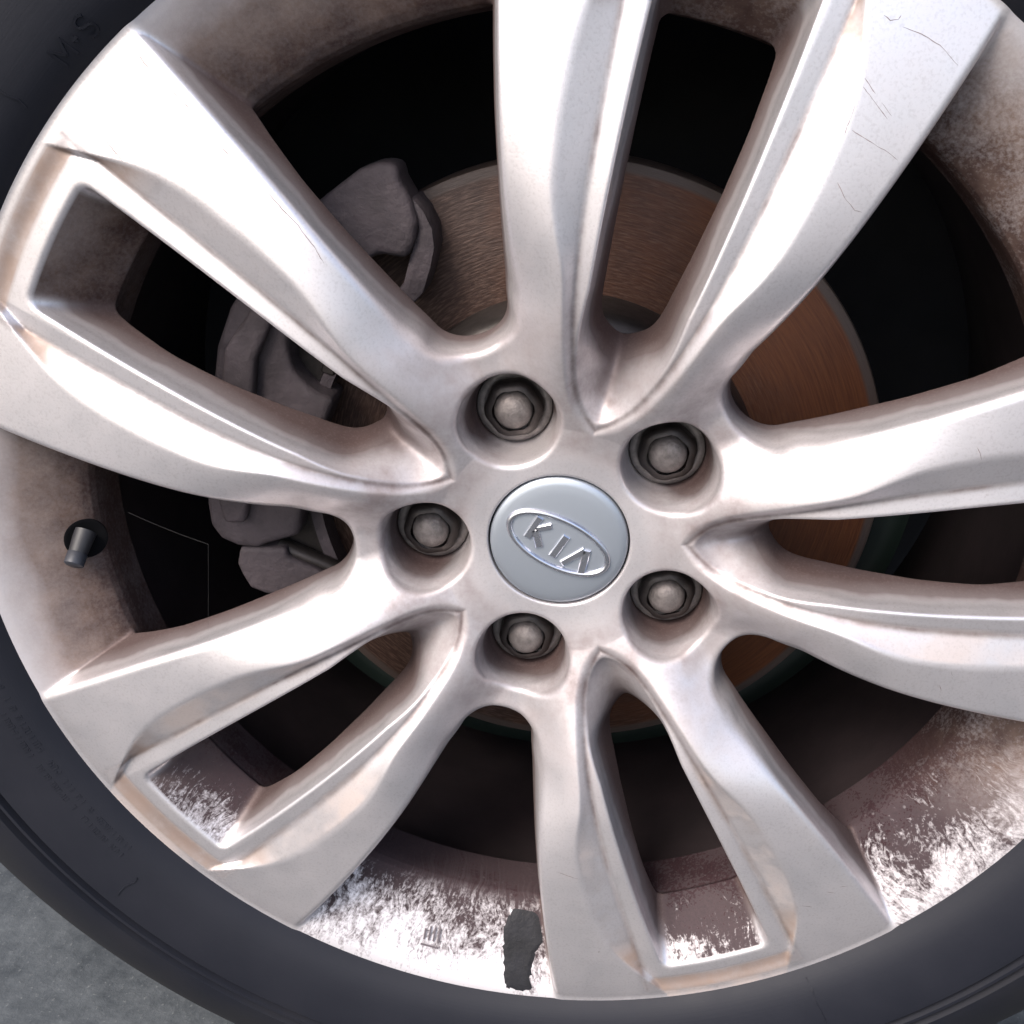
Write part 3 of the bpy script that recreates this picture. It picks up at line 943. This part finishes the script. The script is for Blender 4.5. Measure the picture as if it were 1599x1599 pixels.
sh_o = revolve('backing_plate', [(80, 122), (166, 122), (169, 121), (172, 118), (173, 112)], M_SHIELD, None, 160, a0=-178, a1=2)
tag(sh_o, 'dark green-grey backing plate behind the rusty brake disc', 'brake shield')

cal = empty('brake_caliper')
tag(cal, 'dusty grey-brown cast brake caliper clamped over the disc edge', 'brake caliper')
prism('caliper_body', [(-101.3, 134.7), (-86.5, 145), (-77.8, 148.1), (-70.4, 147.1), (-69.4, 141.1), (-65.7, 134.6), (-63, 125), (-64, 117), (-68, 109), (-80, 111), (-92, 104), (-101, 92), (-118, 84), (-123, 72), (-122, 60), (-114, 50), (-104, 46), (-112, 28), (-122, 0), (-126, -22), (-142.6, -27.3), (-147.4, -29.9), (-157.4, -28.9), (-165.2, -25.4), (-169.4, -18.1), (-169.5, -7), (-166, 26), (-158, 57.6), (-155.3, 69.5), (-147.4, 86.8), (-128, 114)], 60, 84, M_CAST, cal, 4, 3)
prism('caliper_rib', [(-150, 70), (-128, 98), (-122, 92), (-136, 66), (-142, 30), (-146, 0), (-150, -14), (-160, -14), (-162, 0), (-158, 30)], 54, 62, M_CAST, cal, 3, 3)
prism('bracket_arm', [(-65.7, 134.6), (-60.6, 128.5), (-57.1, 121.3), (-56.3, 113.4), (-58.3, 104.9), (-62, 93.9), (-70, 86), (-76, 92), (-70.8, 98.1), (-67.4, 110), (-63.1, 121.2), (-66, 128)], 64, 90, M_CAST, cal, 2.5, 2)
prism('lower_bracket', [(-156.9, -30.3), (-159.3, -39.4), (-157.4, -45.3), (-154.3, -52.6), (-146.9, -55.5), (-119.6, -60), (-108, -50), (-119.6, -41), (-133.3, -35.2), (-134, -30)], 62, 92, M_CAST, cal, 3, 3)
revolve('brake_pad', [(118.5, 72), (124.0, 72), (124.0, 85.5), (118.5, 85.5)], M_CAST, cal, 48, closed=True, a0=146, a1=203, sharp=30)
revolve('pad_backing', [(124.5, 74), (143, 74), (143, 85), (124.5, 85)], M_NUTDARK, cal, 48, closed=True, a0=144, a1=205, sharp=30)
prism('pad_spring', [(-70, 62), (-66, 66), (-98, 84), (-104, 80), (-110, 58), (-104, 56), (-99, 74)], 63, 66, M_NUTDARK, cal, 0.8, 1)
tube('guide_pin', [(-0.140, 0.070, Z0-0.032), (-0.108, 0.070, Z0-0.046)], [0.0045, 0.0045], M_NUTDARK, cal, 20)

# ------------------------------------------------------------------ cobweb threads in the left window
web = empty('cobweb')
tag(web, 'thin cobweb threads strung across the left window of the wheel', 'cobweb')
wb = [(-176.3, 17.1), (-144.2, 3.8), (-149.6, -37.7)]
pw = [Vector((x*MM, -0.005, z*MM+Z0)) for x, z in wb]
for a, b in ((0, 1), (1, 2)):
    mid = [pw[a].lerp(pw[b], t)+Vector((0, 0, -0.0006*math.sin(math.pi*t))) for t in np.linspace(0, 1, 7)]
    tube('web_thread', mid, [0.000032]*7, M_WEB, web, 6)
